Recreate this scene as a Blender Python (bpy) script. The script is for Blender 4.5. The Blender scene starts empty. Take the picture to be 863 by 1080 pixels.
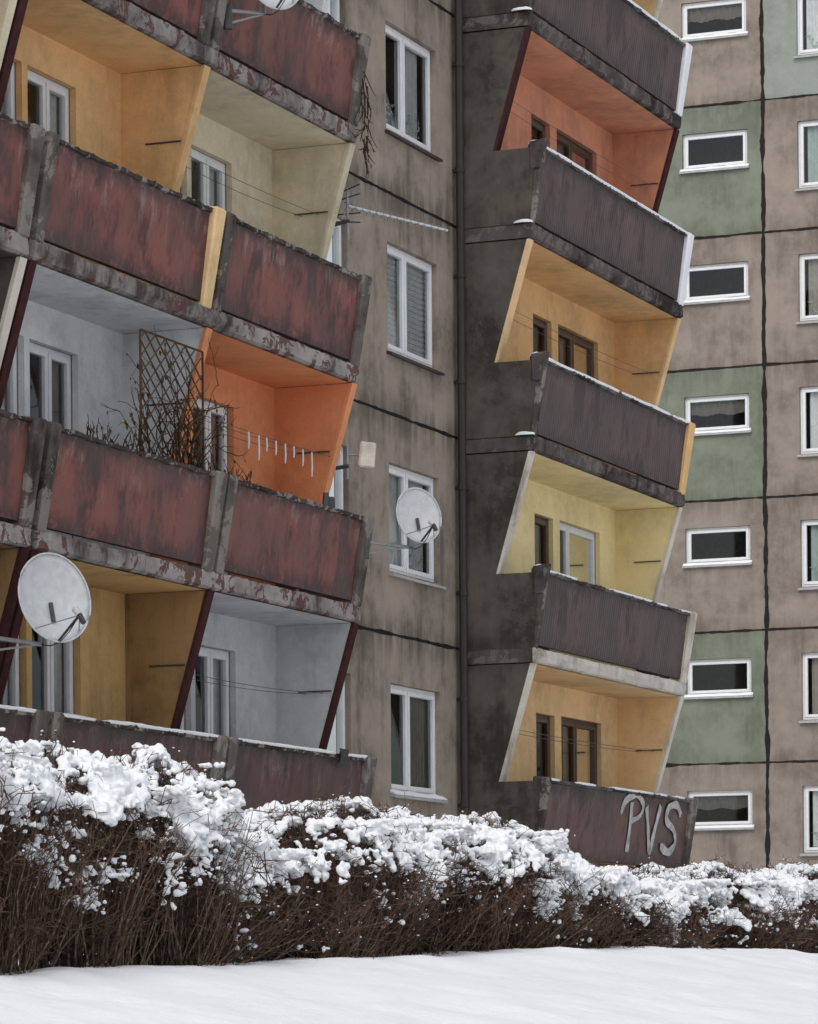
import bpy, math, random
import numpy as np
from mathutils import Vector, Matrix, noise as mnoise
random.seed(7); rng=np.random.default_rng(7)
sc=bpy.context.scene
AL=math.radians(68); CA,SA=math.cos(AL),math.sin(AL)
D0=17.65
FL=2.8

# ------------------------------------------------------------------ node helpers
class NT:
    def __init__(s,name):
        s.m=bpy.data.materials.new(name); s.m.use_nodes=True
        s.t=s.m.node_tree; s.n=s.t.nodes; s.l=s.t.links
        s.b=s.n['Principled BSDF']; s.tc=s.n.new('ShaderNodeTexCoord').outputs['Object']
    def put(s,sock,v):
        if isinstance(v,bpy.types.NodeSocket): s.l.new(v,sock)
        elif isinstance(v,(tuple,list)) and len(v)==3 and sock.type=='RGBA': sock.default_value=(*v,1)
        else: sock.default_value=v
    def map(s,sc_,loc=(0,0,0)):
        n=s.n.new('ShaderNodeMapping'); s.l.new(s.tc,n.inputs[0]); n.inputs['Scale'].default_value=sc_; n.inputs['Location'].default_value=loc
        return n.outputs[0]
    def noise(s,scale,detail=4,rough=.55,vec=None,dist=0):
        n=s.n.new('ShaderNodeTexNoise'); s.l.new(vec or s.tc,n.inputs['Vector'])
        n.inputs['Scale'].default_value=scale; n.inputs['Detail'].default_value=detail; n.inputs['Roughness'].default_value=rough
        n.inputs['Distortion'].default_value=dist
        return n.outputs[0]
    def rng(s,v,a,b,c=0.,d=1.):
        n=s.n.new('ShaderNodeMapRange'); n.interpolation_type='SMOOTHSTEP'
        for i,x in enumerate((v,a,b,c,d)): s.put(n.inputs[i],x)
        return n.outputs[0]
    def math(s,op,a,b=0.):
        n=s.n.new('ShaderNodeMath'); n.operation=op; s.put(n.inputs[0],a); s.put(n.inputs[1],b); return n.outputs[0]
    def mix(s,f,a,b,mode='MIX'):
        n=s.n.new('ShaderNodeMix'); n.data_type='RGBA'; n.blend_type=mode
        s.put(n.inputs[0],f); s.put(n.inputs[6],a); s.put(n.inputs[7],b); return n.outputs[2]
    def z(s):
        n=s.n.new('ShaderNodeSeparateXYZ'); s.l.new(s.tc,n.inputs[0]); return n.outputs[2]
    def hfloor(s,z0=1.6):
        a=s.math('SUBTRACT',s.z(),z0); a=s.math('DIVIDE',a,FL); a=s.math('FRACT',a); return s.math('MULTIPLY',a,FL)
    def fin(s,col,rough=.9,bumpsrc=None,bump=.2,dist=.01):
        tgt=s.b
        if not isinstance(rough,bpy.types.NodeSocket) and rough>=.78:
            d=s.n.new('ShaderNodeBsdfDiffuse'); out=s.n['Material Output']; s.l.new(d.outputs[0],out.inputs[0]); s.n.remove(s.b); tgt=d
            s.put(d.inputs['Color'],col)
        else:
            s.put(s.b.inputs['Base Color'],col); s.put(s.b.inputs['Roughness'],rough)
        if bumpsrc is not None:
            n=s.n.new('ShaderNodeBump'); n.inputs['Strength'].default_value=bump; n.inputs['Distance'].default_value=dist
            s.l.new(bumpsrc,n.inputs['Height']); s.l.new(n.outputs[0],tgt.inputs['Normal'])
        return s.m
def mulc(c,k): return tuple(min(1,x*k) for x in c)

def stucco(name,c,grime=(.05,.042,.036),amt=.55,var=.35,joint=0.,z0=1.6,light=None,peel=0.,peelc=(.3,.28,.26),bump=.5,psc=5):
    t=NT(name)
    big=t.noise(.75,4,.65); fine=t.noise(60,2,.7); mid=t.noise(4.5,5,.72)
    st=t.noise(1.6,4,.68,t.map((2.2,2.2,.30)))
    col=t.mix(t.rng(big,.34,.66),mulc(c,1-var),mulc(c,1+var*.4))
    col=t.mix(t.rng(mid,.42,.7,0,.4),col,light or mulc(c,1.28))
    m=t.math('MULTIPLY',t.rng(st,.48,.68),t.rng(big,.60,.40,.2,1.))
    col=t.mix(t.math('MULTIPLY',m,amt),col,grime)
    m3=t.rng(t.math('ADD',t.math('MULTIPLY',mid,.5),t.math('MULTIPLY',big,.5)),.475,.38,0,amt*.8)
    col=t.mix(m3,col,mulc(grime,1.3))
    if joint:
        h=t.hfloor(z0)
        a=t.math('ADD',t.rng(h,0.,.34,1,0),t.rng(h,FL-.5,FL,0,1))
        a=t.math('MULTIPLY',a,t.rng(st,.33,.6)); a=t.math('MULTIPLY',a,joint)
        col=t.mix(a,col,grime)
    if peel:
        p=t.rng(t.math('ADD',t.noise(psc,5,.72,None,.5),t.math('MULTIPLY',t.math('SUBTRACT',big,.5),.35)),.535,.56)
        col=t.mix(t.math('MULTIPLY',p,peel),col,peelc)
    col=t.mix(t.rng(fine,.3,.7,.0,.25),col,mulc(c,.55))
    return t.fin(col,.93,fine,bump,.008)

def redpaint(name,c,amt=1.,wear=(.29,.245,.23),dark=(.035,.022,.021),z0=1.6,rust=.5):
    t=NT(name); h=t.hfloor(z0)
    big=t.noise(.9,4,.65); fine=t.noise(45,2,.7)
    col=t.mix(t.rng(big,.32,.68),mulc(c,.62),mulc(c,1.3))
    s1=t.noise(3.2,5,.74,t.map((2.2,2.2,.30)))      # run-off streaks
    s2=t.noise(7,5,.75,None,.5)                     # flaking
    s3=t.noise(1.5,4,.75,t.map((1.7,1.7,.75),(9,9,9)))
    col=t.mix(t.rng(s3,.36,.52,rust,0),col,(c[0]*1.15,c[1]*1.55,c[2]*1.3))
    topm=t.rng(h,.15,1.0,.0,1.)
    thr=t.rng(t.math('ADD',t.math('ADD',s1,t.math('MULTIPLY',topm,.13)),t.math('MULTIPLY',t.math('SUBTRACT',big,.5),.6)),.62,.74)
    col=t.mix(t.math('MULTIPLY',t.math('MULTIPLY',thr,topm),.75*amt),col,wear)
    w2=t.math('MULTIPLY',t.rng(t.math('ADD',s2,t.math('MULTIPLY',t.math('SUBTRACT',topm,.75),.2)),.58,.61),t.rng(big,.48,.6,.0,1.))
    col=t.mix(t.math('MULTIPLY',w2,.65*amt),col,mulc(wear,.95))
    edge=t.math('ADD',t.rng(h,.76,.98,0,.95),t.rng(h,.03,.28,.9,0))
    d=t.math('MULTIPLY',edge,t.rng(s2,.36,.54))
    col=t.mix(d,col,dark)
    col=t.mix(t.rng(s3,.47,.64,0,.82),col,dark)
    # narrow dark drips
    col=t.mix(t.math('MULTIPLY',t.rng(s1,.40,.33),topm),col,mulc(dark,1.2))
    col=t.mix(t.rng(fine,.35,.75,0,.3),col,mulc(c,.5))
    return t.fin(col,t.rng(big,.3,.7,.55,.8),fine,.4,.006)

def plain(name,c,rough=.7,var=.2,metal=0,scale=9):
    t=NT(name); n=t.noise(scale,3,.65)
    col=t.mix(t.rng(n,.3,.7),mulc(c,1-var),mulc(c,1+var*.5))
    t.b.inputs['Metallic'].default_value=metal
    return t.fin(col,rough)

M={}
M['wall']=stucco('facade_render',(.345,.292,.242),grime=(.118,.098,.082),amt=.7,var=.32,joint=.8)
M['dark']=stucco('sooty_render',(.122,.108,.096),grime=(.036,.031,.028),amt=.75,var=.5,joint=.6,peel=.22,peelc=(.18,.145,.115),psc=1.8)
M['far']=stucco('far_render',(.30,.254,.218),grime=(.145,.12,.10),amt=.65,var=.26,joint=.6,z0=4.57)
M['green']=stucco('green_render',(.215,.238,.185),grime=(.13,.13,.105),amt=.65,var=.25,joint=.6,z0=4.57)
M['green2']=stucco('pale_green_render',(.29,.32,.28),grime=(.19,.2,.17),amt=.35,var=.12,z0=4.57)
M['joint']=plain('joint_sealant',(.030,.026,.024),.9)
M['slab']=stucco('slab_concrete',(.34,.31,.295),grime=(.05,.036,.034),amt=.95,var=.6,peel=.9,peelc=(.12,.052,.046),bump=.9,psc=3.2)
M['slabdark']=stucco('slab_dark',(.12,.105,.10),grime=(.03,.025,.025),amt=.8,var=.5,peel=.5,peelc=(.25,.22,.2),bump=.9,psc=4)
M['slabpale']=stucco('slab_pale',(.60,.57,.51),grime=(.14,.11,.09),amt=.7,var=.3)
M['fin']=stucco('fin_concrete',(.15,.132,.12),grime=(.028,.023,.021),amt=.9,var=.5,peel=.6,peelc=(.34,.31,.28),bump=.9,psc=3)
M['cope']=stucco('coping_concrete',(.09,.076,.068),grime=(.025,.02,.018),amt=.9,var=.5,peel=.8,peelc=(.36,.33,.30),bump=.9,psc=5)
M['red']=redpaint('red_parapet',(.200,.066,.056),.95,rust=.35)
M['red0']=redpaint('red_parapet_dirty',(.10,.044,.039),.5)
M['plum']=redpaint('plum_parapet',(.102,.066,.066),.18,wear=(.24,.20,.19),dark=(.045,.032,.032),rust=.2)
M['plumred']=redpaint('rust_parapet',(.12,.06,.054),.35)
def room(name,c,amt=.35): return stucco(name,c,grime=mulc(c,.5),amt=amt,var=.15,bump=.25)
M['amber']=room('amber_paint',(.81,.515,.255)); M['cream']=room('cream_paint',(.72,.64,.47))
M['white']=room('white_paint',(.75,.76,.77),.4); M['orange']=room('orange_paint',(.78,.325,.16))
M['ochre']=room('ochre_paint',(.64,.42,.19),.6); M['mould']=stucco('mouldy_paint',(.36,.23,.11),grime=(.06,.045,.025),amt=.95,var=.5)
M['grey']=room('grey_paint',(.62,.625,.635),.4); M['lemon']=room('lemon_paint',(.93,.77,.43),.2)
M['apricot']=room('apricot_paint',(.86,.60,.33),.3); M['salmon']=room('salmon_paint',(.72,.34,.215),.35)
M['edge']=stucco('edge_whitewash',(.70,.65,.57),grime=(.2,.16,.13),amt=.5,var=.2)
M['maroon']=plain('maroon_edge',(.07,.03,.03),.8)
M['pvc']=plain('white_pvc',(.78,.79,.80),.45,.06); M['brownframe']=plain('brown_frame',(.09,.045,.025),.5)
M['sill']=plain('sill_metal',(.055,.03,.03),.6); M['sillw']=plain('sill_pale',(.4,.4,.4),.6)
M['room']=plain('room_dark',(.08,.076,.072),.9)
M['curtain']=plain('curtain_cloth',(.72,.72,.71),.95,.1); M['curtaing']=plain('curtain_green',(.42,.50,.46),.95,.1)
M['curtaind']=plain('curtain_taupe',(.36,.33,.29),.95,.1)
M['pipe']=plain('drain_pipe_iron',(.035,.027,.025),.6)
M['steel']=plain('galvanised_steel',(.30,.31,.32),.5,.2,.4); M['dish']=plain('dish_grey',(.60,.62,.64),.5,.12)
M['darkmetal']=plain('dark_metal',(.05,.05,.05),.5); M['twine']=plain('clothes_line',(.16,.15,.14),.8)
M['wood']=plain('weathered_wood',(.10,.065,.045),.85); M['vine']=plain('dry_vine',(.045,.032,.025),.9)
M['leaf']=plain('withered_leaf',(.11,.065,.035),.9)
M['paintsilver']=plain('silver_spray',(.46,.45,.45),.6,.4,0,6)
M['ice']=plain('laundry_white',(.75,.76,.78),.5,.05)
t=NT('snow'); n1=t.noise(9,4,.65); n3=t.noise(.9,3,.6)
M['snow']=t.fin(t.mix(t.rng(n3,.3,.7),(.84,.86,.89),(.90,.91,.93)),.8,n1,.45,.03)
t=NT('hedge_snow'); n1=t.noise(38,3,.7)
M['hsnow']=t.fin(t.mix(t.rng(n1,.35,.7),(.80,.82,.85),(.90,.91,.93)),.8)
t=NT('twig_bark'); n1=t.noise(1.6,2,.6); n2=t.noise(26,2,.6)
c=t.mix(t.rng(n1,.35,.65),(.06,.042,.033),(.14,.098,.072)); c=t.mix(t.rng(n2,.42,.7,0,.8),c,(.24,.18,.135))
M['twig']=t.fin(c,.9)
t=NT('twig_tip'); n1=t.noise(2.1,2,.6)
M['tip']=t.fin(t.mix(t.rng(n1,.35,.65),(.055,.037,.031),(.13,.084,.064)),.9)
# glass
g=bpy.data.materials.new('window_glass'); g.use_nodes=True; nt=g.node_tree; nt.nodes.clear()
o=nt.nodes.new('ShaderNodeOutputMaterial'); mx=nt.nodes.new('ShaderNodeMixShader'); fr=nt.nodes.new('ShaderNodeFresnel'); fr.inputs[0].default_value=1.5
tr=nt.nodes.new('ShaderNodeBsdfTransparent'); tr.inputs[0].default_value=(.84,.86,.86,1); gl=nt.nodes.new('ShaderNodeBsdfGlossy'); gl.inputs['Roughness'].default_value=.03
gl.inputs[0].default_value=(.8,.84,.87,1)
nt.links.new(fr.outputs[0],mx.inputs[0]); nt.links.new(tr.outputs[0],mx.inputs[1]); nt.links.new(gl.outputs[0],mx.inputs[2]); nt.links.new(mx.outputs[0],o.inputs[0])
M['glass']=g

# ------------------------------------------------------------------ mesh helpers
def empty(name,loc=(0,0,0),rz=0,parent=None):
    e=bpy.data.objects.new(name,None); sc.collection.objects.link(e); e.location=loc; e.rotation_euler=(0,0,rz)
    e.parent=parent; e.empty_display_size=.3; return e
class Me:
    """accumulates geometry in (u, N outward, z)"""
    def __init__(s): s.v=[];s.f=[];s.mi=[];s.mats=[]
    def mid(s,m):
        if m not in s.mats: s.mats.append(m)
        return s.mats.index(m)
    def add(s,vs,fs,m):
        b=len(s.v); s.v+=[(a,-n,z) for a,n,z in vs]; i=s.mid(m) if isinstance(m,str) else None
        for k,f in enumerate(fs):
            s.f.append([b+x for x in f]); s.mi.append(i if i is not None else s.mid(m[k]))
    def box(s,u0,u1,n0,n1,z0,z1,m):
        s.add([(u0,n0,z0),(u1,n0,z0),(u1,n1,z0),(u0,n1,z0),(u0,n0,z1),(u1,n0,z1),(u1,n1,z1),(u0,n1,z1)],
          [(0,1,2,3),(4,7,6,5),(0,4,5,1),(1,5,6,2),(2,6,7,3),(3,7,4,0)],m)
    def loft(s,us,fn,m,caps=True):
        secs=[fn(u) for u in us]; k=len(secs[0]); vs=[(u,n,z) for u,sec in zip(us,secs) for n,z in sec]
        fs=[(i*k+j,i*k+(j+1)%k,(i+1)*k+(j+1)%k,(i+1)*k+j) for i in range(len(us)-1) for j in range(k)]
        if caps: fs+=[tuple(range(k)),tuple((len(us)-1)*k+j for j in reversed(range(k)))]
        s.add(vs,fs,m)
    def tube(s,pts,r,m,ns=6):
        P=[Vector(p) for p in pts]; rs=r if isinstance(r,(list,tuple)) else [r]*len(P); vs=[];fs=[]
        for i,p in enumerate(P):
            d=(P[min(i+1,len(P)-1)]-P[max(i-1,0)]).normalized(); a=d.orthogonal().normalized()
            if abs(d.z)<.9: a=d.cross(Vector((0,0,1))).normalized()
            b=d.cross(a)
            for j in range(ns):
                t=2*math.pi*j/ns; q=p+rs[i]*(a*math.cos(t)+b*math.sin(t)); vs.append(tuple(q))
        for i in range(len(P)-1):
            for j in range(ns): fs.append((i*ns+j,i*ns+(j+1)%ns,(i+1)*ns+(j+1)%ns,(i+1)*ns+j))
        fs+=[tuple(range(ns)),tuple((len(P)-1)*ns+j for j in reversed(range(ns)))]
        s.add(vs,fs,m)
    def obj(s,name,parent,smooth=False,bevel=0):
        me=bpy.data.meshes.new(name); me.from_pydata(s.v,[],s.f); 
        for m in s.mats: me.materials.append(M[m])
        me.polygons.foreach_set('material_index',s.mi)
        if smooth: me.polygons.foreach_set('use_smooth',[True]*len(s.f))
        me.update()
        import bmesh
        bm=bmesh.new(); bm.from_mesh(me); bmesh.ops.recalc_face_normals(bm,faces=bm.faces); bm.to_mesh(me); bm.free()
        o=bpy.data.objects.new(name,me); sc.collection.objects.link(o); o.parent=parent
        if bevel:
            b=o.modifiers.new('bevel','BEVEL'); b.width=bevel; b.segments=1; b.limit_method='ANGLE'
        return o
def nz(*p): return mnoise.noise(Vector(p))
def frange(a,b,st):
    n=max(1,int(round((b-a)/st))); return [a+(b-a)*i/n for i in range(n+1)]

def wall(me,u0,u1,z0,z1,holes,N,matfn,reveal=.16,ub=(),zb=(),revmat=None):
    us=sorted({u0,u1,*[x for x in ub if u0<x<u1],*[x for h in holes for x in h[:2] if u0<x<u1]})
    zs=sorted({z0,z1,*[x for x in zb if z0<x<z1],*[x for h in holes for x in h[2:4] if z0<x<z1]})
    for i in range(len(us)-1):
        for j in range(len(zs)-1):
            cu=(us[i]+us[i+1])/2; cz=(zs[j]+zs[j+1])/2
            if any(h[0]<cu<h[1] and h[2]<cz<h[3] for h in holes): continue
            m=matfn(cu,cz) if callable(matfn) else matfn
            me.add([(us[i],N,zs[j]),(us[i+1],N,zs[j]),(us[i+1],N,zs[j+1]),(us[i],N,zs[j+1])],[(0,1,2,3)],m)
    if reveal:
        for a,b,c,d in [h[:4] for h in holes]:
            m=revmat or (matfn((a-.05),(c+d)/2) if callable(matfn) else matfn)
            q=[(a,c),(b,c),(b,d),(a,d)]
            for k in range(4):
                p,r=q[k],q[(k+1)%4]
                me.add([(p[0],N,p[1]),(r[0],N,r[1]),(r[0],N-reveal,r[1]),(p[0],N-reveal,p[1])],[(0,1,2,3)],m)

def window(par,u0,u1,z0,z1,N=0.,frame='pvc',split=(.5,),curt='curtain',ccov=(0,1),door=False,sill='sill',snow=False,lace=0.,kind='window',blind=False,plant=False):
    root=empty(kind,(u0,-N,z0),0,par)
    W=u1-u0;H=z1-z0
    f=Me(); fw=.055; a,b=-.15,-.075
    f.box(0,fw,a,b,0,H,frame);f.box(W-fw,W,a,b,0,H,frame);f.box(fw,W-fw,a,b,0,fw,frame);f.box(fw,W-fw,a,b,H-fw,H,frame)
    xs=[fw]+[W*s for s in split]+[W-fw]
    gl=Me()
    for i in range(len(xs)-1):
        x0=xs[i]+(.012 if i else -.006); x1=xs[i+1]-(.012 if i<len(xs)-2 else -.006); y0,y1=fw-.006,H-fw+.006; sw=.062; a2,b2=-.135,-.058
        f.box(x0,x0+sw,a2,b2,y0,y1,frame);f.box(x1-sw,x1,a2,b2,y0,y1,frame)
        f.box(x0+sw,x1-sw,a2,b2,y0,y0+sw,frame);f.box(x0+sw,x1-sw,a2,b2,y1-sw,y1,frame)
        if door: f.box(x0+sw,x1-sw,a2+.003,b2-.003,y0+sw,y0+.55,frame)
        gl.add([(x0+sw,-.1,y0+sw),(x1-sw,-.1,y0+sw),(x1-sw,-.1,y1-sw),(x0+sw,-.1,y1-sw)],[(0,1,2,3)],'glass')
    f.obj('frame',root,bevel=.006); gl.obj('glass',root)
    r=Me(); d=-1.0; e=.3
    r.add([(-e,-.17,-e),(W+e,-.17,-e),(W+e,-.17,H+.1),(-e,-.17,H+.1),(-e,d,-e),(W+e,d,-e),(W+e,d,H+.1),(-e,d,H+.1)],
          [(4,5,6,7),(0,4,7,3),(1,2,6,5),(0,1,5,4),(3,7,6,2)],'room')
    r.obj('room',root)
    if curt:
        c=Me(); x0,x1=W*ccov[0],W*ccov[1]; n=int((x1-x0)/.02)+2; ph=random.random()*9
        vs=[];top=H-.02; bot=.05 if not lace else H*(1-lace)
        for i in range(n):
            x=x0+(x1-x0)*i/(n-1); y=-.185+.022*math.sin(x*52+ph+1.5*math.sin(x*9))
            vs+=[(x,y,bot+.02*math.sin(x*11)),(x,y+.004,top)]
        c.add(vs,[(2*i,2*i+2,2*i+3,2*i+1) for i in range(n-1)],curt); c.obj('curtain',root,smooth=True)
    if blind:
        c=Me()
        for i in range(int(H/.07)):
            z=.07+i*.07
            if z<H-.06: c.add([(.05,-.165,z),(W-.05,-.165,z),(W-.05,-.150,z+.054),(.05,-.150,z+.054)],[(0,1,2,3)],'curtain')
        c.obj('blind',root)
    if plant:
        c=Me(); rr=random.Random(int(u0*10))
        for i in range(70):
            x=rr.uniform(.2,W-.2); z=rr.uniform(.05,.42); L_=rr.uniform(.04,.12); a_=rr.uniform(0,6)
            c.add([(x,-.16,z),(x+L_*math.cos(a_),-.15,z+L_*abs(math.sin(a_))),(x+.03,-.155,z+L_*.5)],[(0,1,2)],'curtaing')
        c.obj('pot_plant_leaves',root)
    if sill and not door:
        s=Me(); s.add([(-.05,-.07,-.0),(W+.05,-.07,-.0),(W+.05,.075,-.04),(-.05,.075,-.04),(-.05,-.07,-.045),(W+.05,-.07,-.045),(W+.05,.075,-.075),(-.05,.075,-.075)],
           [(0,1,2,3),(4,7,6,5),(2,1,5,6),(3,7,4,0),(3,2,6,7),(0,4,5,1)],sill); s.obj('sill',root)
        if snow:
            q=Me(); us=frange(-.04,W+.04,.06)
            q.loft(us,lambda u:[(-.06,.003),(.07,-.036),(.075,-.02+.015*nz(u*5,1,z0)),(-.0,.03+.02*nz(u*4,u0,z0)),(-.06,.03)],'snow'); q.obj('sill_snow',root,smooth=True)
    return root

def crack(me,u0,u1,z,w=.035,m='joint',N=0.004,vertical=False):
    L=frange(u0,u1,.09); vs=[]
    for x in L:
        j=.18*w*nz(x*1.1,z*5,1)+.12*w*nz(x*6,z,3); a=w*(.7+.6*nz(x*2.3,z,7)+.3*nz(x*9,z,4))
        for s_ in (-1,1):
            p=(x,z+j+s_*a/2); 
            vs.append((p[0],N,p[1]) if not vertical else (p[1],N,p[0]))
    me.add(vs,[(2*i,2*i+2,2*i+3,2*i+1) for i in range(len(L)-1)],m)

# ================================================================== MAIN BUILDING
B=empty('apartment_building',(-D0*SA,D0*CA,0),AL)
NF=6
wins=[]
for k in range(0,NF):
    z=1.6+FL*k
    wins.append((43.14,44.86,z+.80,z+2.18,dict(split=(.42,),curt=['curtaind','curtain','curtain','curtain','curtain','curtain'][k],ccov=[(.42,1),(0,.9),(0,1),(.45,.85),(0,1),(0,1)][k],snow=(k in(0,)),blind=(k==2),plant=k in(1,3),sill='sill' if k in(2,3) else 'sillw')))
    wins.append((40.55,41.84,z+.95,z+2.2,dict(split=(.5,),sill='sillw')))
    for p0 in (31.6,23.5):
        for off in (1.85,5.75):
            wins.append((p0+off,p0+off+1.08,z+.10,z+2.2,dict(split=(.5,),door=True,curt='curtain' if k!=1 else 'curtaind',kind='balcony_door',ccov=(.5,1))))
            wins.append((p0+off-1.35,p0+off-.12,z+.9,z+2.2,dict(split=(.5,))))
    fr='pvc' if k in (1,) else 'brownframe'
    wins.append((48.5,49.27,z+.10,z+2.15,dict(split=(),door=True,frame='brownframe' if k!=4 else 'pvc',curt='curtaind' if k==1 else None,kind='balcony_door')))
    wins.append((49.55,51.3,z+.75,z+2.17,dict(split=(.45,) if k!=1 else (.3,),frame=fr,curt=['curtaind','curtaing','curtaind','curtaind','curtain','curtain'][k],ccov=(.3,.8))))
wm=Me()
ROOF=1.4+FL*NF+.5
wall(wm,12,52.6,-1.,ROOF,wins,0.,lambda u,z:'wall',.17)
wm.box(12,52.6,-12,-1.35,-1,ROOF,'wall')
wm.box(11.9,52.7,-12.1,.06,ROOF,ROOF+.12,'slab')
wm.add([(52.6,0,-1),(52.6,-1.4,-1),(52.6,-1.4,ROOF),(52.6,0,ROOF)],[(0,1,2,3)],'wall')
wm.add([(12,0,-1),(12,-1.4,-1),(12,-1.4,ROOF),(12,0,ROOF)],[(0,1,2,3)],'wall')
wm.obj('facade_wall',B)
for w in wins: window(B,*w[:4],0.,**w[4])
j=Me()
for k in range(0,NF): crack(j,39.85,45.6,1.6+FL*k,.06)
j.obj('panel_joint',B)

NCE,NFLR=1.0,.24
def partition(par,u,k,th,mleft,mright,medge,name='partition_wall',zt=None):
    z0=1.6+FL*k-.0; z1=1.4+FL*(k+1)-.016
    m=Me(); a,b=u-th/2,u+th/2
    vs=[(a,-.01,z0),(a,NFLR,z0),(a,NCE,z1),(a,-.01,z1),(b,-.01,z0),(b,NFLR,z0),(b,NCE,z1),(b,-.01,z1)]
    m.add(vs,[(0,1,2,3),(4,7,6,5),(1,5,6,2),(2,6,7,3),(0,4,5,1)],[mleft,mright,medge,medge,medge])
    e=.012
    m.add([(a-e,NFLR-.03,z0),(a-e,NFLR+.014,z0),(a-e,NCE+.014,z1),(a-e,NCE-.03,z1),(a+.01,NFLR-.03,z0),(b+e,NFLR+.014,z0),(b+e,NCE+.014,z1),(a+.01,NCE-.03,z1)],
       [(0,1,2,3),(1,5,6,2),(0,3,7,4),(2,6,7,3)],medge)
    return m.obj(name,par)
def slab(par,u0,u1,k,m='slab'):
    z0=1.4+FL*k; me=Me(); us=frange(u0,u1,.05)
    def sec(u):
        chip=max(0,nz(u*1.7,k*4.4,9)-.18)*.12
        q=lambda i:.022*nz(u*2.3,k*3.1,i)+.018*nz(u*9,k,i+5)
        return [(-.05,z0),(1.0+q(1)-chip,z0),(1.04+q(1)-chip,z0+.02+q(2)),(1.05+q(3),z0+.11),(1.045+q(4),z0+.185+q(5)*.6),(.98,z0+.2),(-.05,z0+.2)]
    me.loft(us,sec,m); return me.obj('balcony_slab',par)
RT,RB=1.16,1.03
def parapet(par,u0,u1,k,m,ribbed=False,finm=('fin','fin'),cap='cope',snow=0.,rise=0.,fl=(.16,.24),ret=(0,0)):
    zf=1.6+FL*k; zt=zf+1.0+rise; zb=zf+.035
    root=empty('balcony_parapet',(0,0,0),0,par)
    me=Me(); us=frange(u0+.04,u1-.1,.022 if ribbed else .12)
    def sec(u):
        if ribbed: r=.0014*(1 if (u/.088)%1<.5 else -1)+.010*nz(u*1.1,k,3)
        else: r=.012*nz(u*1.3,k,3)
        return [(RB-.07,zb),(RB+r-.01,zb),(RT+r-.01,zt-.02),(RT-.08,zt-.02)]
    me.loft(us,sec,m); me.obj('panel',root)
    c=Me()
    def cs(u):
        q=lambda i:.018*nz(u*3.1,k*1.7,i)+.016*nz(u*13,k,i)
        return [(RT-.10,zt-.05),(RT+.022+q(1),zt-.04+q(5)),(RT+.03+q(2),zt-.0+q(3)),(RT-.11,zt+.012+q(4))]
    c.loft(frange(u0+.02,u1-.02,.04),cs,cap); c.obj('coping',root)
    f=Me()
    for (a,b,mm,nn) in ((u0,u0+fl[0],finm[0],fl[1]),(u1-.2,u1,finm[1],.24)):
        jt=.02*nz(a,k,1)
        f.add([(a,RB-nn*.8,zf+.005),(a,RB+.03,zf-.03),(a-.02,RT+.075+jt,zt+.02),(a,RT-nn,zt+.05),(b,RB-nn*.8,zf+.005),(b,RB+.03,zf-.03),(b+.02,RT+.075+jt,zt+.02),(b,RT-nn,zt+.05)],
          [(0,1,2,3),(4,7,6,5),(1,5,6,2),(0,3,7,4),(2,6,7,3),(0,4,5,1)],mm)
    f.obj('end_fin',root,bevel=.02)
    for side,on in enumerate(ret):
        if on:
            a,b=(u0-.024,u0+.11) if side==0 else (u1-.11,u1+.024)
            r=Me(); r.add([(a,.0,zf-.012),(a,RB-.02,zf-.012),(a,RT-.05,zt-.02),(a,.0,zt-.02),(b,.0,zf-.012),(b,RB-.02,zf-.012),(b,RT-.05,zt-.02),(b,.0,zt-.02)],
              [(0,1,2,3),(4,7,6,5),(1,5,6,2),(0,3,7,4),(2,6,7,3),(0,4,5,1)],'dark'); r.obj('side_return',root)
    if snow:
        s=Me(); run=[]
        for u in frange(u0,u1,.07):
            h=snow*(.035+.05*nz(u*1.3,k*5,2)+.02*nz(u*7,k,2))
            if h>.006: run.append((u,h))
            else:
                if len(run)>3: snowrun(s,run,zt,k)
                run=[]
        if len(run)>3: snowrun(s,run,zt,k)
        if s.f: s.obj('snow_cap',root,smooth=True)
    return root
def snowrun(s,run,zt,k):
    hs=dict(run); us=[r[0] for r in run]; hs[us[0]]=.004; hs[us[-1]]=.004
    s.loft(us,lambda u:[(RT-.11,zt+.0),(RT+.03,zt-.01),(RT+.045,zt+.012+hs[u]*.45),(RT-.01,zt+.02+hs[u]),(RT-.10,zt+.018+hs[u]*.8)],'snow')

def backwall(par,u0,u1,k,m,cm=None):
    z0=1.6+FL*k;z1=1.4+FL*(k+1)
    me=Me(); hs=[w[:4] for w in wins if w[0]>=u0 and w[1]<=u1 and z0<w[2]<z1]
    wall(me,u0,u1,z0+.01,z1-.01,hs,.006,m,0)
    for a,b,c,d in hs:
        e=.003
        for p,q in (((b-e,c),(b-e,d)),((a+e,c),(a+e,d)),((a,d-e),(b,d-e))):
            me.add([(p[0],.006,p[1]),(q[0],.006,q[1]),(q[0],-.06,q[1]),(p[0],-.06,p[1])],[(0,1,2,3)],m)
    me.add([(u0,.0,z1-.012),(u1,.0,z1-.012),(u1,.97,z1-.012),(u0,.97,z1-.012)],[(0,1,2,3)],cm or m)
    me.add([(u0,.0,z0+.006),(u1,.0,z0+.006),(u1,.95,z0+.006),(u0,.95,z0+.006)],[(0,1,2,3)],'slab')
    return me.obj('loggia_paint',par)

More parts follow.
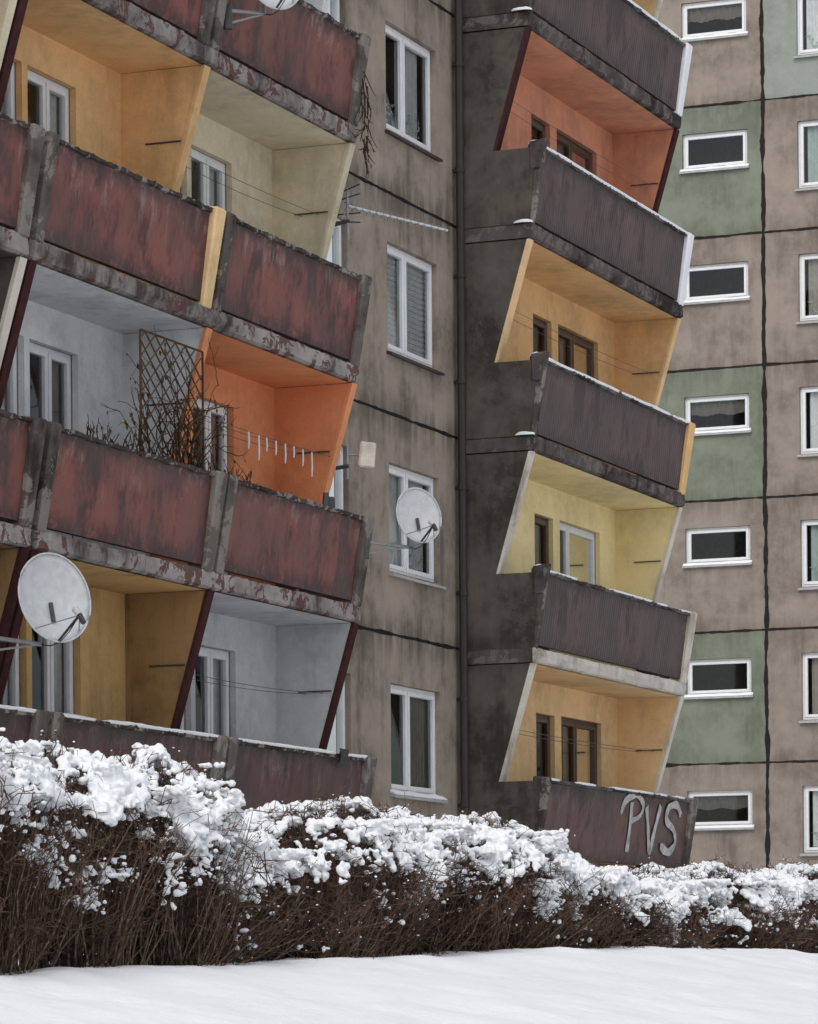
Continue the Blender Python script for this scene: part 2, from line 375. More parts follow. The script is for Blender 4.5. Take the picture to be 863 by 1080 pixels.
L1={0:('ochre','grey'),1:('white','orange'),2:('amber','cream'),3:('cream','white'),4:('amber','grey'),5:('white','lemon')}
for pi,(p0,p1) in enumerate(((31.62,39.68),(23.4,31.48))):
    pm=(p0+p1)/2
    for k in range(NF):
        la,lb=L1[k]
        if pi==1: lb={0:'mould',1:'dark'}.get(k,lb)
        slab(B,p0,p1,k)
        red='red' if k else 'red0'
        parapet(B,p0,pm-.05,k,red,snow=.35 if (pi==1 or k==0) else 0,finm=('fin','apricot' if k==2 else 'fin'))
        parapet(B,pm+.05,p1,k,red,snow=.3 if k==0 else 0,ret=(0,1))
        backwall(B,p0+.1,pm-.06,k,la); backwall(B,pm+.06,p1-.1,k,lb)
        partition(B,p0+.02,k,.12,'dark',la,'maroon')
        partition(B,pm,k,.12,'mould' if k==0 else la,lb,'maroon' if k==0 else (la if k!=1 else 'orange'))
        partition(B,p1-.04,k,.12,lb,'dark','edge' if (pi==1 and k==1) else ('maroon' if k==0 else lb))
    slab(B,p0,p1,NF)
L2={0:'apricot',1:'lemon',2:'amber',3:'salmon',4:'apricot',5:'lemon'}
E2={0:'edge',1:'edge',2:'apricot',3:'maroon',4:'edge',5:'edge'}
q0,q1=45.65,52.15
sn=Me()
def snowlump(me,u,n,z,ru,rn,rz):
    vs=[];fs=[];A,Bn=12,5
    for i in range(Bn+1):
        ph=math.pi/2*i/Bn
        for q in range(A):
            a=2*math.pi*q/A; j=1+.25*nz(u*3+math.cos(a),z+math.sin(a),i*.4)
            vs.append((u+ru*math.cos(a)*math.cos(ph)*j,n+rn*math.sin(a)*math.cos(ph)*j,z+rz*math.sin(ph)*j))
    fs=[(i*A+q,i*A+(q+1)%A,(i+1)*A+(q+1)%A,(i+1)*A+q) for i in range(Bn) for q in range(A)]
    me.add(vs,fs,'snow')
for k in range(NF):
    slab(B,q0,q1,k,'slabpale' if k==1 else 'slabdark')
    parapet(B,q0,q1,k,'plum' if k else 'plumred',ribbed=(k>0),finm=('fin',{1:'edge',2:'amber',3:'snow',4:'snow'}.get(k,'fin')),cap='slabdark',snow=.6 if k>1 else .2,rise=.05 if k==0 else 0,fl=(.07,.17),ret=(1,1))
    backwall(B,q0+.1,q1-.1,k,L2[k])
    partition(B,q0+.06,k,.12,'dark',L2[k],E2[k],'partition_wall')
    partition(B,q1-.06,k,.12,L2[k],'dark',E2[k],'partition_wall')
    jj=Me(); jj.box(q0-.014,q0+.02,0,1.0,1.4+FL*k,1.6+FL*k-.02,'slabdark'); jj.obj('slab_end',B)
    if k>0:
        snowlump(sn,q0+.05,1.08,2.64+FL*k,.07,.10,.05)
        if k>1: snowlump(sn,q0-.02,.92,1.595+FL*k,.06,.14,.05)
        bz=Me(); bz.add([(q0-.045,RT-.13,2.3+FL*k),(q0-.045,RT+.0,2.3+FL*k),(q0-.045,RT+.10,2.69+FL*k),(q0-.045,RT-.14,2.66+FL*k),(q0+.08,RT-.13,2.3+FL*k),(q0+.08,RT+.0,2.3+FL*k),(q0+.08,RT+.10,2.69+FL*k),(q0+.08,RT-.14,2.66+FL*k)],
            [(0,1,2,3),(4,7,6,5),(1,5,6,2),(0,3,7,4),(2,6,7,3),(0,4,5,1)],'slabdark'); bz.obj('rail_bracket',B,bevel=.015)
sn.obj('snow_lumps',B,smooth=True)
slab(B,q0,q1,NF,'slabdark')
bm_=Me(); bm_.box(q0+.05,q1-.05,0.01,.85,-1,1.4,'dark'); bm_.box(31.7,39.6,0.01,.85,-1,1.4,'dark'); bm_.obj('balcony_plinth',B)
p=Me(); p.tube([(45.46,.10,z) for z in frange(-.5,ROOF,1.4)],.055,'pipe',10)
for k in range(NF*2): p.tube([(45.46,.10,.9+1.4*k),(45.46,.10,.96+1.4*k)],.07,'pipe',10); p.box(45.44,45.48,0,.1,.91+1.4*k,.95+1.4*k,'pipe')
p.tube([(45.58,.05,z) for z in frange(-.5,ROOF,1.4)],.02,'darkmetal',6)
p.obj('drain_pipe',B,smooth=False)
# graffiti
def gribbon(me,pts,w,off):
    out=[]
    for i,(u,z) in enumerate(pts):
        a=pts[max(i-1,0)]; b=pts[min(i+1,len(pts)-1)]; d=Vector((b[0]-a[0],b[1]-a[1])).normalized(); nn=Vector((-d.y,d.x))
        ww=w*(.85+.5*nz(u*4,z*4,off*100))
        for sg in (-1,1):
            uu=u+nn.x*ww/2*sg; zz=z+nn.y*ww/2*sg
            fz=(zz-1.63)/(2.63-1.63); out.append((uu,RB+(RT-RB)*fz+.004+off,zz))
    me.add(out,[(2*i,2*i+2,2*i+3,2*i+1) for i in range(len(pts)-1)],'paintsilver')
def smooth(pts,n=8):
    r=[]; P=[pts[0]]+list(pts)+[pts[-1]]
    for i in range(1,len(P)-2):
        for t in range(n):
            t/=n; a,b,c,d=P[i-1],P[i],P[i+1],P[i+2]
            r.append(tuple(.5*((2*b[j])+(-a[j]+c[j])*t+(2*a[j]-5*b[j]+4*c[j]-d[j])*t*t+(-a[j]+3*b[j]-3*c[j]+d[j])*t**3) for j in range(len(a))))
    r.append(pts[-1]); return r
g=Me()
gribbon(g,smooth([(49.30,2.50),(49.32,2.2),(49.30,1.80)]),.15,.002)
gribbon(g,smooth([(48.85,2.32),(49.0,2.5),(49.4,2.6),(49.78,2.5),(49.72,2.33),(49.36,2.24)]),.11,.0045)
gribbon(g,smooth([(49.95,2.46),(50.12,2.15),(50.30,1.84),(50.42,2.15),(50.58,2.50)]),.13,.007)
gribbon(g,smooth([(51.55,2.40),(51.3,2.54),(50.95,2.48),(50.92,2.30),(51.3,2.17),(51.42,1.98),(51.15,1.85),(50.75,1.93)]),.13,.0095)
g.obj('graffiti',B)
# clothes lines
c=Me()
def line(me,u0,n0,z0,u1,n1,z1,sag=.05,r=.0035):
    me.tube([(u0+(u1-u0)*t,n0+(n1-n0)*t,z0+(z1-z0)*t-sag*4*t*(1-t)) for t in [i/10 for i in range(11)]],r,'twine',4)
for k in range(NF):
    for n in (.38,.6):
        for q,(a,b) in enumerate(((31.7,35.6),(35.7,39.6),(45.8,52.))):
            if (q,k) in ((0,0),(0,2),(2,1),(0,1)): continue
            line(c,a,n,1.6+FL*k+1.75,b,n,1.6+FL*k+1.78,.02+.03*random.random())
    for a in (39.55,52.0,35.58):
        c.tube([(a,.3,1.6+FL*k+1.8),(a,.72,1.6+FL*k+1.8)],.010,'darkmetal',5)
c.obj('clothes_line',B)
c=Me(); zz=1.6+FL+1.72
for i in range(8):
    u=37.25+.25*i+.05*random.random(); L=.13+.16*random.random(); c.tube([(u,.72,zz),(u+.01,.72,zz-L*.6),(u,.72,zz-L)],[.010,.011,.007],'ice',5)
line(c,36,.72,zz+.02,39.6,.72,zz+.02,.02)
for u,h in ((38.6,.16),(38.75,.13)): c.tube([(u,1.08,1.6+FL+1.02),(u,1.08,1.6+FL+1.02+h)],[.05,.035],'darkmetal',8)
c.obj('laundry_line',B)
c=Me(); vs=[];n=10
for i in range(n+1):
    for jx in range(5):
        vs.append((38.6+.28*i/n,RT+.06+.025*math.sin(i*1.7+jx),2.66-.05*jx+.02*nz(i,jx,3)))
c.add(vs,[(i*5+q,i*5+q+1,(i+1)*5+q+1,(i+1)*5+q) for i in range(n) for q in range(4)],'darkmetal'); c.obj('rag',B,smooth=True)
# ================================================================== dishes and antennas (own objects)
def world(u,N,z): 
    return Vector((u*CA+(N-D0)*SA, u*SA-(N-D0)*CA, z))
def dish(center,diam,wdir,mount,name='satellite_dish'):
    e=bpy.data.objects.new(name,None); sc.collection.objects.link(e); e.location=center
    d=Vector(wdir).normalized(); R=d.to_track_quat('Z','Y').to_matrix().to_4x4(); 
    Ri=lambda w:(R.to_3x3()@Vector(w))
    m=Me(); nr,ns=7,36; r=diam/2; vs=[];fs=[]
    def P(x,y,z): v=Ri((x,y,z)); return (v.x,-v.y,v.z)
    for side,off in ((0,0.),(1,-.012)):
        for i in range(nr+1):
            for jx in range(ns):
                a=2*math.pi*jx/ns; rr=r*i/nr; vs.append(P(rr*math.cos(a)*.93,rr*math.sin(a),off+.16*diam*(i/nr)**2))
    K=(nr+1)*ns
    for s_ in (0,1):
        for i in range(nr):
            for jx in range(ns): fs.append((s_*K+i*ns+jx,s_*K+i*ns+(jx+1)%ns,s_*K+(i+1)*ns+(jx+1)%ns,s_*K+(i+1)*ns+jx))
    for jx in range(ns): fs.append((nr*ns+jx,nr*ns+(jx+1)%ns,K+nr*ns+(jx+1)%ns,K+nr*ns+jx))
    m.add(vs,fs,'dish')
    m.tube([P(r*.93*math.cos(a),r*math.sin(a),.16*diam) for a in [2*math.pi*q/36 for q in range(37)]],.010,'dish',5)
    m.obj('reflector',e,smooth=True)
    b=Me()
    tip=P(0,-r*.62,diam*.60); low=P(0,-r*.98,.13*diam)
    b.tube([P(0,-r*.3,-.03),low,tip],.014,'darkmetal',6)
    b.tube([P(r*.6,-r*.72,.12*diam),tip],.006,'steel',5); b.tube([P(-r*.6,-r*.72,.12*diam),tip],.006,'steel',5)
    b.tube([tip,P(0,-r*.45,diam*.53)],[.030,.038],'dish',10); b.tube([tip,P(0,-r*.82,diam*.66)],[.028,.026],'darkmetal',8)
    b.tube([P(.02,-r*.05,.03),P(.02,-r*.5,.05)],.022,'darkmetal',6)
    b.tube([P(0,0,-.01),P(0,0,-.12)],.05,'darkmetal',8)
    mb=Vector(P(0,0,-.13))
    b.tube([(mb[0],mb[1],mb[2]+.12),(mb[0],mb[1],mb[2]-.32*diam-.12)],.02,'steel',8)
    ml=(mb[0],mb[1],mb[2]-.32*diam-.1); mm=Vector(mount)-Vector(center)
    b.tube([ml,(mm.x,-mm.y,ml[2]+.0)],.022,'steel',8); b.tube([ml,(mm.x,-mm.y,ml[2]-.14)],.012,'steel',6)
    b.box(mm.x-.04,mm.x+.04,-mm.y-.04,-mm.y+.04,ml[2]-.2,ml[2]+.06,'darkmetal')
    b.tube([tip]+[tuple(Vector(tip).lerp(Vector(ml),t)-Vector((0,0,.12*math.sin(t*3.14)))) for t in (.25,.5,.75)]+[ml],.006,'darkmetal',4)
    b.obj('lnb_arm_and_bracket',e,smooth=False)
    return e
dish(world(31.35,1.28,3.66),.87,(.80,-1,.22),world(30.5,1.08,3.3))
dish(world(40.25,1.50,5.46),.66,(.62,-1,.2),world(39.6,1.15,5.1))
dish(world(36.2,1.5,10.80),.74,(.6,-1,.1),world(36.0,1.1,10.5))
def wtube(me,pts,r,m,ns=6): me.tube([(p[0],-p[1],p[2]) for p in pts],r,m,ns)
def antenna_yagi():
    e=empty('tv_antenna',world(39.75,.5,8.95)); o=Vector(e.location); m=Me()
    def T(a,b,r,mt='steel'): wtube(m,[world(*a)-o,world(*b)-o],r,mt)
    T((39.7,.25,8.80),(39.78,.9,8.92),.024,'darkmetal'); T((39.7,.2,8.8),(39.7,.32,8.82),.045,'darkmetal'); T((39.78,.88,8.7),(39.78,.88,9.25),.018)
    A=Vector((39.78,.88,9.1));Bv=Vector((41.4,1.5,9.06))
    T(tuple(A),tuple(Bv),.014,'dish')
    dr=(Bv-A).normalized(); cr=Vector((-dr.y,dr.x,0))
    for i in range(15):
        p_=A+(Bv-A)*(i/14.5); L=.085-.003*i
        T(tuple(p_-Vector((0,0,L*.6))-cr*L*.6),tuple(p_+Vector((0,0,L*.6))+cr*L*.6),.008,'steel')
        T(tuple(p_+Vector((0,0,L*.6))-cr*L*.6),tuple(p_-Vector((0,0,L*.6))+cr*L*.6),.008,'steel')
    for h in (.16,.08,-.08,-.16):
        T(tuple(A+Vector((0,0,h))-cr*.2),tuple(A+Vector((0,0,h*1.4))+cr*.2),.009,'darkmetal')
    T(tuple(A+Vector((-.0,0,-.18))),tuple(A+Vector((-.0,0,.2))),.010)
    T(tuple(A-dr*.1+Vector((0,0,-.18))),tuple(A+dr*.12+Vector((-.0,0,.2))),.006)
    m.obj('boom_and_elements',e)
antenna_yagi()
def antenna_panel():
    e=empty('panel_antenna',world(39.8,.8,6.1)); o=Vector(e.location); m=Me()
    def T(a,b,r,mt='steel'): wtube(m,[world(*a)-o,world(*b)-o],r,mt)
    T((39.7,.22,5.98),(39.8,.86,6.05),.026,'darkmetal'); T((39.7,.2,5.98),(39.7,.34,6.0),.06,'darkmetal'); T((39.8,.84,5.9),(39.8,.84,6.28),.018); T((39.8,.84,6.18),(39.86,1.0,6.18),.014)
    m.obj('mast',e)
    q=Me(); q.box(-.10,.10,-.03,.03,-.15,.15,'edge'); ob=q.obj('antenna_box',e,bevel=.02); ob.location=world(39.88,1.06,6.18)-o; ob.rotation_euler=(.05,0.08,math.radians(20))
antenna_panel()

# ================================================================== trellis with vine
T=empty('trellis',world(35.0,.97,5.4),AL); 
def tl(u,n,z): return (u-35.0,n-.97,z-5.4)
m=Me(); u0,u1,z0,z1=34.05,35.55,5.35,6.72
m.tube([tl(u0,.97,z0),tl(u0,.97,z1)],.014,'wood',4);m.tube([tl(u1,.97,z0),tl(u1,.97,z1)],.014,'wood',4);m.tube([tl(u0,.97,z1),tl(u1,.97,z1)],.012,'wood',4);m.tube([tl(u0,.97,z0+.1),tl(u1,.97,z0+.1)],.012,'wood',4)
for dirn in (1,-1):
    for i in range(-9,13):
        a=u0+i*.24; pts=[]
        for zz_ in frange(z0+.1,z1,.02):
            u=a+dirn*(zz_-z0)*1.3
            if u0<=u<=u1: pts.append((u,zz_))
        if len(pts)>2: m.tube([tl(pts[0][0],.97+.012*dirn,pts[0][1]),tl(pts[-1][0],.97+.012*dirn,pts[-1][1])],.010,'wood',4)
m.obj('lattice',T)
V=empty('dry_vine',world(35.0,.97,5.4),AL); m=Me()
def vine(me,p,d,L,r,mt='vine',dep=0,cl=None):
    pts=[p]; st=.05; dv=Vector(d).normalized(); P_=Vector(p)
    for i in range(int(L/st)):
        dv=(dv+Vector((random.gauss(0,.22),random.gauss(0,.12),random.gauss(0,.2)))).normalized(); P_=P_+dv*st; pts.append(tuple(P_))
        if dep<2 and random.random()<.16: vine(me,tuple(P_),(dv+Vector((random.gauss(0,.8),random.gauss(0,.2),random.gauss(0,.6)))),L*.4,r*.6,mt,dep+1)
        if random.random()<.12:
            q=P_; a=.02+.02*random.random(); me.add([tuple(q),tuple(q+Vector((a,.2*a,-a*.4))),tuple(q+Vector((a*.8,0,-a*1.6))),tuple(q+Vector((-a*.2,0,-a)))],[(0,1,2,3)],'leaf')
    n=len(pts); me.tube(pts,[r*(1-.6*i/n) for i in range(n)],mt,4)
for i in range(26): 
    vine(m,tl(random.uniform(33.8,35.4),1.0,5.42),(random.gauss(-.1,.22),random.gauss(0,.05),1),random.uniform(.6,1.3),.008)
for i in range(110):
    vine(m,tl(random.uniform(32.6,36.6),1.08,5.40),(random.gauss(0,.6),.05,random.uniform(.1,1)),random.uniform(.1,.3),.006,dep=1)
m.obj('stems',V)
V=empty('dead_creeper',world(39.7,1.1,10.3),AL); m=Me()
for i in range(34):
    vine(m,(random.uniform(-.18,.02),.08,random.uniform(-.75,.35)),(random.gauss(.0,.2),.03,-random.uniform(.5,1)),random.uniform(.12,.38),.008,dep=1)
m.obj('stems',V)

# ================================================================== FAR BUILDING
UF=75.
F=empty('apartment_building',(UF*CA,UF*SA,0),AL-math.pi/2)
fh=[]
for k in range(-1,7):
    zt=4.0+FL*k
    for a in (-23.87,-27.6,-31.2): fh.append((a,a+1.44,zt-.77,zt,dict(split=(),curt='curtaind' if k%3==0 else None,ccov=(0,1),lace=.5,sill='sillw',snow=True)))
    for a in (-21.33,-18.0,-14.6): fh.append((a,a+1.45,zt-1.36,zt+.05,dict(split=(.5,),curt=('curtain','curtaind','curtaing')[k%3],ccov=(.12,.85),sill='sillw',plant=(k%2==0))))
zj=[4.57+FL*k for k in range(-2,8)]
def fm(a,z):
    r=math.floor((z-4.57)/FL)
    if -25.7<a<-22.09 and r in (0,2,4): return 'green'
    if a<-25.7 and r in (1,3,5): return 'green'
    if a>-22.09 and r>=5: return 'green2'
    return 'far'
wm=Me(); FR=4.57+FL*7
wall(wm,-33,-8,-1.,FR,fh,0.,fm,.16,ub=(-25.7,-22.09),zb=zj)
wm.box(-33,-8,-13,-1.2,-1,FR,'far'); wm.add([(-8,0,-1),(-8,-1.25,-1),(-8,-1.25,FR),(-8,0,FR)],[(0,1,2,3)],'far'); wm.add([(-33,0,-1),(-33,-1.25,-1),(-33,-1.25,FR),(-33,0,FR)],[(0,1,2,3)],'far'); wm.box(-33.1,-7.9,-13.1,.06,FR,FR+.15,'slab')
wm.obj('facade_wall',F)
for w in fh: window(F,*w[:4],0.,**w[4])
j=Me()
for z in zj: crack(j,-33,-8,z,.072)
for a in (-25.7,-22.09,-18.5,-14.9): crack(j,-1,FR,a,.12,N=.007,vertical=True)
j.obj('panel_joint',F)

# ================================================================== GROUND
gu=[-20,10,19,22.5,27,31,37,60]; gz=[-.3,-.05,.03,.12,.20,.29,.24,.25]
def gcrest(u): return float(np.interp(u,gu,gz))
def ground(u,s):
    g=gcrest(u)
    if s<=0: z=-1.6
    elif s<10.2:
        t=s/10.2; z=-1.6+(g+1.6)*t
    else: z=g
    z+=.05*nz(u*.35,s*.35,0)*min(1,max(0,1.2-abs(s-10.3)*.02))+.035*nz(u*1.3,s*1.3,4)+.018*nz(u*4,s*4,9)+.008*nz(u*11,s*11,3)
    if s<1.5 and abs(u)<3: z=min(z,-1.5)
    return z
us=[-600,-200,-80,-30,-10,0,8]+frange(12,50,.12)+[60,70,100,200,400,900]; ss=[-600,-200,-60,-20]+frange(-4,5,.5)+frange(5.1,12,.08)+[13,16,20,30,60,150,400,900]
vs=[(u*CA-s_*SA*1.0, -(u*SA+s_*CA), ground(u,s_)) for u in us for s_ in ss]
G=Me(); ns=len(ss); G.add(vs,[(i*ns+q,(i+1)*ns+q,(i+1)*ns+q+1,i*ns+q+1) for i in range(len(us)-1) for q in range(ns-1)],'snow'); G.obj('ground',None,smooth=True)

# ================================================================== HEDGE
H=empty('hedge',(0,0,0),AL)
hu=[10,15,21,22.2,23.2,24.4,26.5,29,30.3,31.3,32.1,34.4,37,40,50]; hz=np.array([1.52,1.52,1.52,1.44,1.18,1.18,1.26,1.34,1.35,1.08,.95,.97,1.01,1.10,1.2])
SC0=11.25
def scen(u): return SC0-np.interp(u,[21.5,23.5],[.30,0])+.12*np.sin(u*1.9)
bc=[];x_=16.0
while x_<46: bc.append(x_); x_+=random.uniform(.8,1.5)
bc=np.array(bc); bh=rng.uniform(-.06,.10,len(bc)); bw=rng.uniform(.42,.75,len(bc))
def mound(u):
    d=(np.asarray(u)[...,None]-bc)/bw; return np.max(bh-.20*d*d,axis=-1).clip(-.22,.2)
def topz(u,w):
    base=np.interp(u,hu,hz); nn=np.array([nz(a*2.0,b*1.6,3)*.09+nz(a*5.0,b*4,8)*.08 for a,b in zip(u,w)])
    return base+nn+mound(u)+.03-.85*np.abs(w)**2.1
def tubes(P,r,ns=3):
    n,k,_=P.shape; d=np.gradient(P,axis=1); d/=np.linalg.norm(d,axis=2,keepdims=True)+1e-9
    ref=np.array([.3,.9,.1]); a=np.cross(d,ref); a/=np.linalg.norm(a,axis=2,keepdims=True)+1e-9; b=np.cross(d,a)
    V_=np.stack([P+r[...,None]*(a*math.cos(t)+b*math.sin(t)) for t in [2*math.pi*i/ns for i in range(ns)]],axis=2).reshape(-1,3)
    idx=np.arange(n*k*ns).reshape(n,k,ns); A=idx[:,:-1];C=idx[:,1:]
    Fq=np.stack([A,np.roll(A,-1,axis=2),np.roll(C,-1,axis=2),C],axis=-1).reshape(-1,4)
    return V_,Fq
def npobj(name,V_,Fq,mat,parent,smooth=True):
    me=bpy.data.meshes.new(name); me.vertices.add(len(V_)); me.vertices.foreach_set('co',V_.astype(np.float32).ravel())
    k=Fq.shape[1]; me.loops.add(Fq.size); me.loops.foreach_set('vertex_index',Fq.astype(np.int32).ravel())
    me.polygons.add(len(Fq)); me.polygons.foreach_set('loop_start',np.arange(0,Fq.size,k,dtype=np.int32)); me.polygons.foreach_set('loop_total',np.full(len(Fq),k,dtype=np.int32))
    me.polygons.foreach_set('use_smooth',np.full(len(Fq),smooth)); me.update(calc_edges=True); me.materials.append(M[mat])
    o=bpy.data.objects.new(name,me); sc.collection.objects.link(o); o.parent=parent; return o
UA,UB=17.8,43.5
n=5600
u=rng.uniform(UA,UB,n); near=bc[np.argmin(np.abs(u[:,None]-bc),axis=1)]; bu=near+(u-near)*.5+rng.normal(0,.06,n)
w=np.clip(rng.normal(0,.24,n),-.45,.45)
gb=np.interp(u,gu,gz)-.08
tw=w*1.6+rng.normal(0,.14,n); tu=u+rng.normal(0,.14,n)
tz=topz(tu,np.clip(tw,-.75,.75))-rng.uniform(0,.5,n)**1.5*.9+rng.uniform(-.02,.10,n)
k=7; tt=np.linspace(0,1,k)[None,:]
P=np.zeros((n,k,3))
wob=np.cumsum(rng.normal(0,.028,(n,k,2)),axis=1)
P[...,0]=bu[:,None]+(tu-bu)[:,None]*tt**.9+wob[...,0]
P[...,1]=scen(bu)[:,None]+w[:,None]+(tw-w)[:,None]*tt+wob[...,1]*.7
P[...,2]=gb[:,None]+(tz-gb)[:,None]*tt
r=.0080*(1-.72*tt)*rng.uniform(.45,1.35,(n,1))
V1,F1=tubes(P,r)
npobj('stems',V1,F1,'twig',H)
m2=38000; si=rng.integers(0,n,m2); tq=rng.uniform(.10,.99,m2)**.75*(k-1); i0=tq.astype(int); fr_=(tq-i0)[:,None]
b0=P[si,i0]*(1-fr_)+P[si,np.minimum(i0+1,k-1)]*fr_
L=rng.uniform(.12,.36,m2)[:,None]; dv=np.stack([rng.normal(0,.9,m2),rng.normal(-.2,.7,m2),rng.normal(.35,.5,m2)],1); dv/=np.linalg.norm(dv,axis=1,keepdims=True)
d2=dv+rng.normal(0,.5,(m2,3))+np.array([0,0,.25]); d2/=np.linalg.norm(d2,axis=1,keepdims=True)
mid=b0+dv*L*.5; end=mid+d2*L*.5
lim=topz(end[:,0],np.clip(end[:,1]-scen(end[:,0]),-.8,.8))+.10; end[:,2]=np.minimum(end[:,2],lim); mid[:,2]=np.minimum(mid[:,2],lim)
Q=np.stack([b0,mid,end],1); r2=np.array([.0044,.0034,.0020])[None,:]*rng.uniform(.6,1.25,(m2,1))
V2,F2=tubes(Q,r2)
m3=64000; sj=rng.integers(0,m2,m3); tb=rng.uniform(0,1,m3)[:,None]; c0=mid[sj]*(1-tb)+end[sj]*tb
d3=rng.normal(0,1,(m3,3))+np.array([0,-.1,.3]); d3/=np.linalg.norm(d3,axis=1,keepdims=True); e3=c0+d3*rng.uniform(.03,.14,m3)[:,None]
V3,F3=tubes(np.stack([c0,e3],1),np.array([.0029,.0017])[None,:]*rng.uniform(.7,1.3,(m3,1)))
npobj('twigs',np.concatenate([V2,V3]),np.concatenate([F2,F3+len(V2)]),'tip',H,False)
nl=9000; q_=e3[rng.integers(0,m3,nl)]; a1=rng.normal(0,1,(nl,3)); a1/=np.linalg.norm(a1,axis=1,keepdims=True); a2=np.cross(a1,rng.normal(0,1,(nl,3))); a2/=np.linalg.norm(a2,axis=1,keepdims=True)
ll=rng.uniform(.012,.026,nl)[:,None]
VL=np.stack([q_,q_+a1*ll*.5+a2*ll*.35,q_+a1*ll,q_+a1*ll*.5-a2*ll*.35],1).reshape(-1,3); npobj('withered_leaves',VL,np.arange(nl*4).reshape(-1,4),'leaf',H,False)
# snow on hedge
import bmesh
bm=bmesh.new(); bmesh.ops.create_icosphere(bm,subdivisions=2,radius=1); bmesh.ops.triangulate(bm,faces=bm.faces)
iv=np.array([v.co[:] for v in bm.verts]); itf=np.array([[v.index for v in f.verts] for f in bm.faces]); bm.free()
bm=bmesh.new(); bmesh.ops.create_icosphere(bm,subdivisions=1,radius=1); bmesh.ops.triangulate(bm,faces=bm.faces)
iv1=np.array([v.co[:] for v in bm.verts]); itf1=np.array([[v.index for v in f.verts] for f in bm.faces]); bm.free()
def blobs(C,R,iv=iv,itf=itf,flat=.8):
    n=len(C); sc3=R[:,None]*rng.uniform(.6,1.5,(n,3)); sc3[:,2]*=flat
    V_=iv[None]*sc3[:,None]
    V_=V_*(1+rng.normal(0,.12,(n,len(iv),1)))+C[:,None]; Fq=itf[None]+(np.arange(n)*len(iv))[:,None,None]
    return V_.reshape(-1,3),Fq.reshape(-1,3)
nb=46000
u=rng.uniform(UA,UB,nb); w=rng.uniform(-.70,.42,nb)
cl=np.array([nz(a*2.4,b*2.4,11)+.8*nz(a*8,b*8,2) for a,b in zip(u,w)])
keep=(cl>-.10+.8*np.clip(-w-.28,0,1))
u,w,cl=u[keep],w[keep],cl[keep]
z=topz(u,w)+rng.uniform(-.05,.02,len(u))+.05*np.clip(cl,0,1)
C1=np.stack([u,scen(u)+w,z],1); R1=rng.uniform(.012,.028,len(u))*(1+.5*np.clip(cl,0,.7))
nf=110000
u=rng.uniform(UA,UB,nf); lf=np.interp(u,[21,23.5],[1,0])
dz=rng.exponential(.17,nf)*(1+.8*lf)+.02; fr2=np.array([nz(a*2.2,b*3.2,21)+1.0*nz(a*9,b*11,5) for a,b in zip(u,dz)])
kp=(fr2>.25+.50*np.clip(dz-.10,0,1)*(1-.5*lf)-.07*lf)&(dz<.85); u,dz,fr2=u[kp],dz[kp],fr2[kp]
tp=topz(u,np.full(len(u),-.45)); ww=-.52-.10*np.clip(dz,0,1)+rng.normal(0,.06,len(u))
C2=np.stack([u,scen(u)+ww,tp-dz+.12],1); R2=rng.uniform(.007,.019,len(u))*(1+.6*np.clip(fr2-.2,0,1))
Va,Fa=blobs(np.concatenate([C1,C2]),np.concatenate([R1,R2]))
so=npobj('snow_load',Va,Fa,'hsnow',H)
rm=so.modifiers.new('remesh','REMESH'); rm.mode='VOXEL'; rm.voxel_size=.0115; rm.use_smooth_shade=True
tx=bpy.data.textures.new('snow_lumps','CLOUDS'); tx.noise_scale=.04; tx.noise_depth=2
dm=so.modifiers.new('displace','DISPLACE'); dm.texture=tx; dm.strength=.022; dm.mid_level=.45; dm.texture_coords='LOCAL'
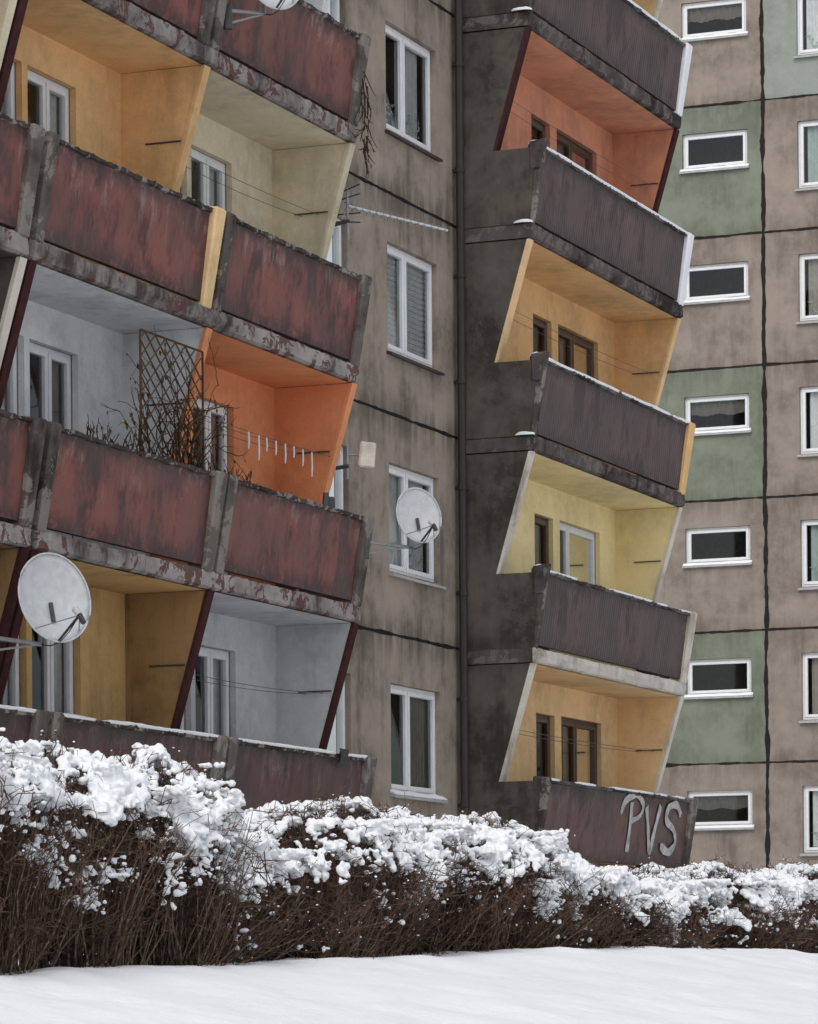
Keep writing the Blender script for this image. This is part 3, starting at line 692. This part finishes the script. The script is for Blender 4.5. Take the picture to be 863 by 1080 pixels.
# flecks caught among twigs
nk=34000; si=rng.integers(0,m2,nk); Cf=end[si]; kp=(Cf[:,2]>np.interp(Cf[:,0],hu,hz)-.95)&(Cf[:,1]<SC0+.1); Cf=Cf[kp]
fn=np.array([nz(a*1.7,c_*2.2,31) for a,c_ in zip(Cf[:,0],Cf[:,2])])
keep=rng.uniform(-.35,.55,len(Cf))<fn+.10-(np.interp(Cf[:,0],hu,hz)-Cf[:,2])*.5+.12*np.interp(Cf[:,0],[22,24],[1,0]); Cf=Cf[keep]
Vb,Fb=blobs(Cf,rng.uniform(.003,.0105,len(Cf)),iv1,itf1,.6); npobj('snow_flecks',Vb,Fb,'hsnow',H,False)

# ================================================================== WORLD, SUN, CAMERA
w=bpy.data.worlds.new('World'); sc.world=w; w.use_nodes=True; nt=w.node_tree; bg=nt.nodes['Background']
sky=nt.nodes.new('ShaderNodeTexSky'); sky.sky_type='NISHITA'; sky.sun_disc=False
EL,AZ=math.radians(48),math.radians(200)
sky.sun_elevation=EL; sky.sun_rotation=AZ; sky.air_density=1.; sky.dust_density=3.; sky.ozone_density=1.
hs=nt.nodes.new('ShaderNodeHueSaturation'); hs.inputs['Saturation'].default_value=.28
nt.links.new(sky.outputs[0],hs.inputs['Color']); nt.links.new(hs.outputs[0],bg.inputs[0]); bg.inputs[1].default_value=.15
sd=bpy.data.lights.new('sun','SUN'); sd.energy=.8; sd.angle=math.radians(40); sd.color=(1,.985,.96)
so_=bpy.data.objects.new('sun',sd); sc.collection.objects.link(so_)
dirv=Vector((math.sin(AZ)*math.cos(EL),math.cos(AZ)*math.cos(EL),math.sin(EL))); so_.rotation_euler=dirv.to_track_quat('Z','Y').to_euler()
cd=bpy.data.cameras.new('camera'); cam=bpy.data.objects.new('camera',cd); sc.collection.objects.link(cam); sc.camera=cam
cd.sensor_fit='HORIZONTAL'; cd.sensor_width=36; cd.lens=36*3883/863; cd.shift_y=495/863; cd.clip_end=3000; cd.clip_start=.1
cam.matrix_world=Matrix.Rotation(math.radians(90),4,'X')@Matrix.Rotation(math.radians(-.45),4,'Z')
sc.view_settings.view_transform='Standard'; sc.view_settings.look='None'; sc.view_settings.exposure=0
print('DONE faces', sum(len(o.data.polygons) for o in bpy.data.objects if o.type=='MESH'))
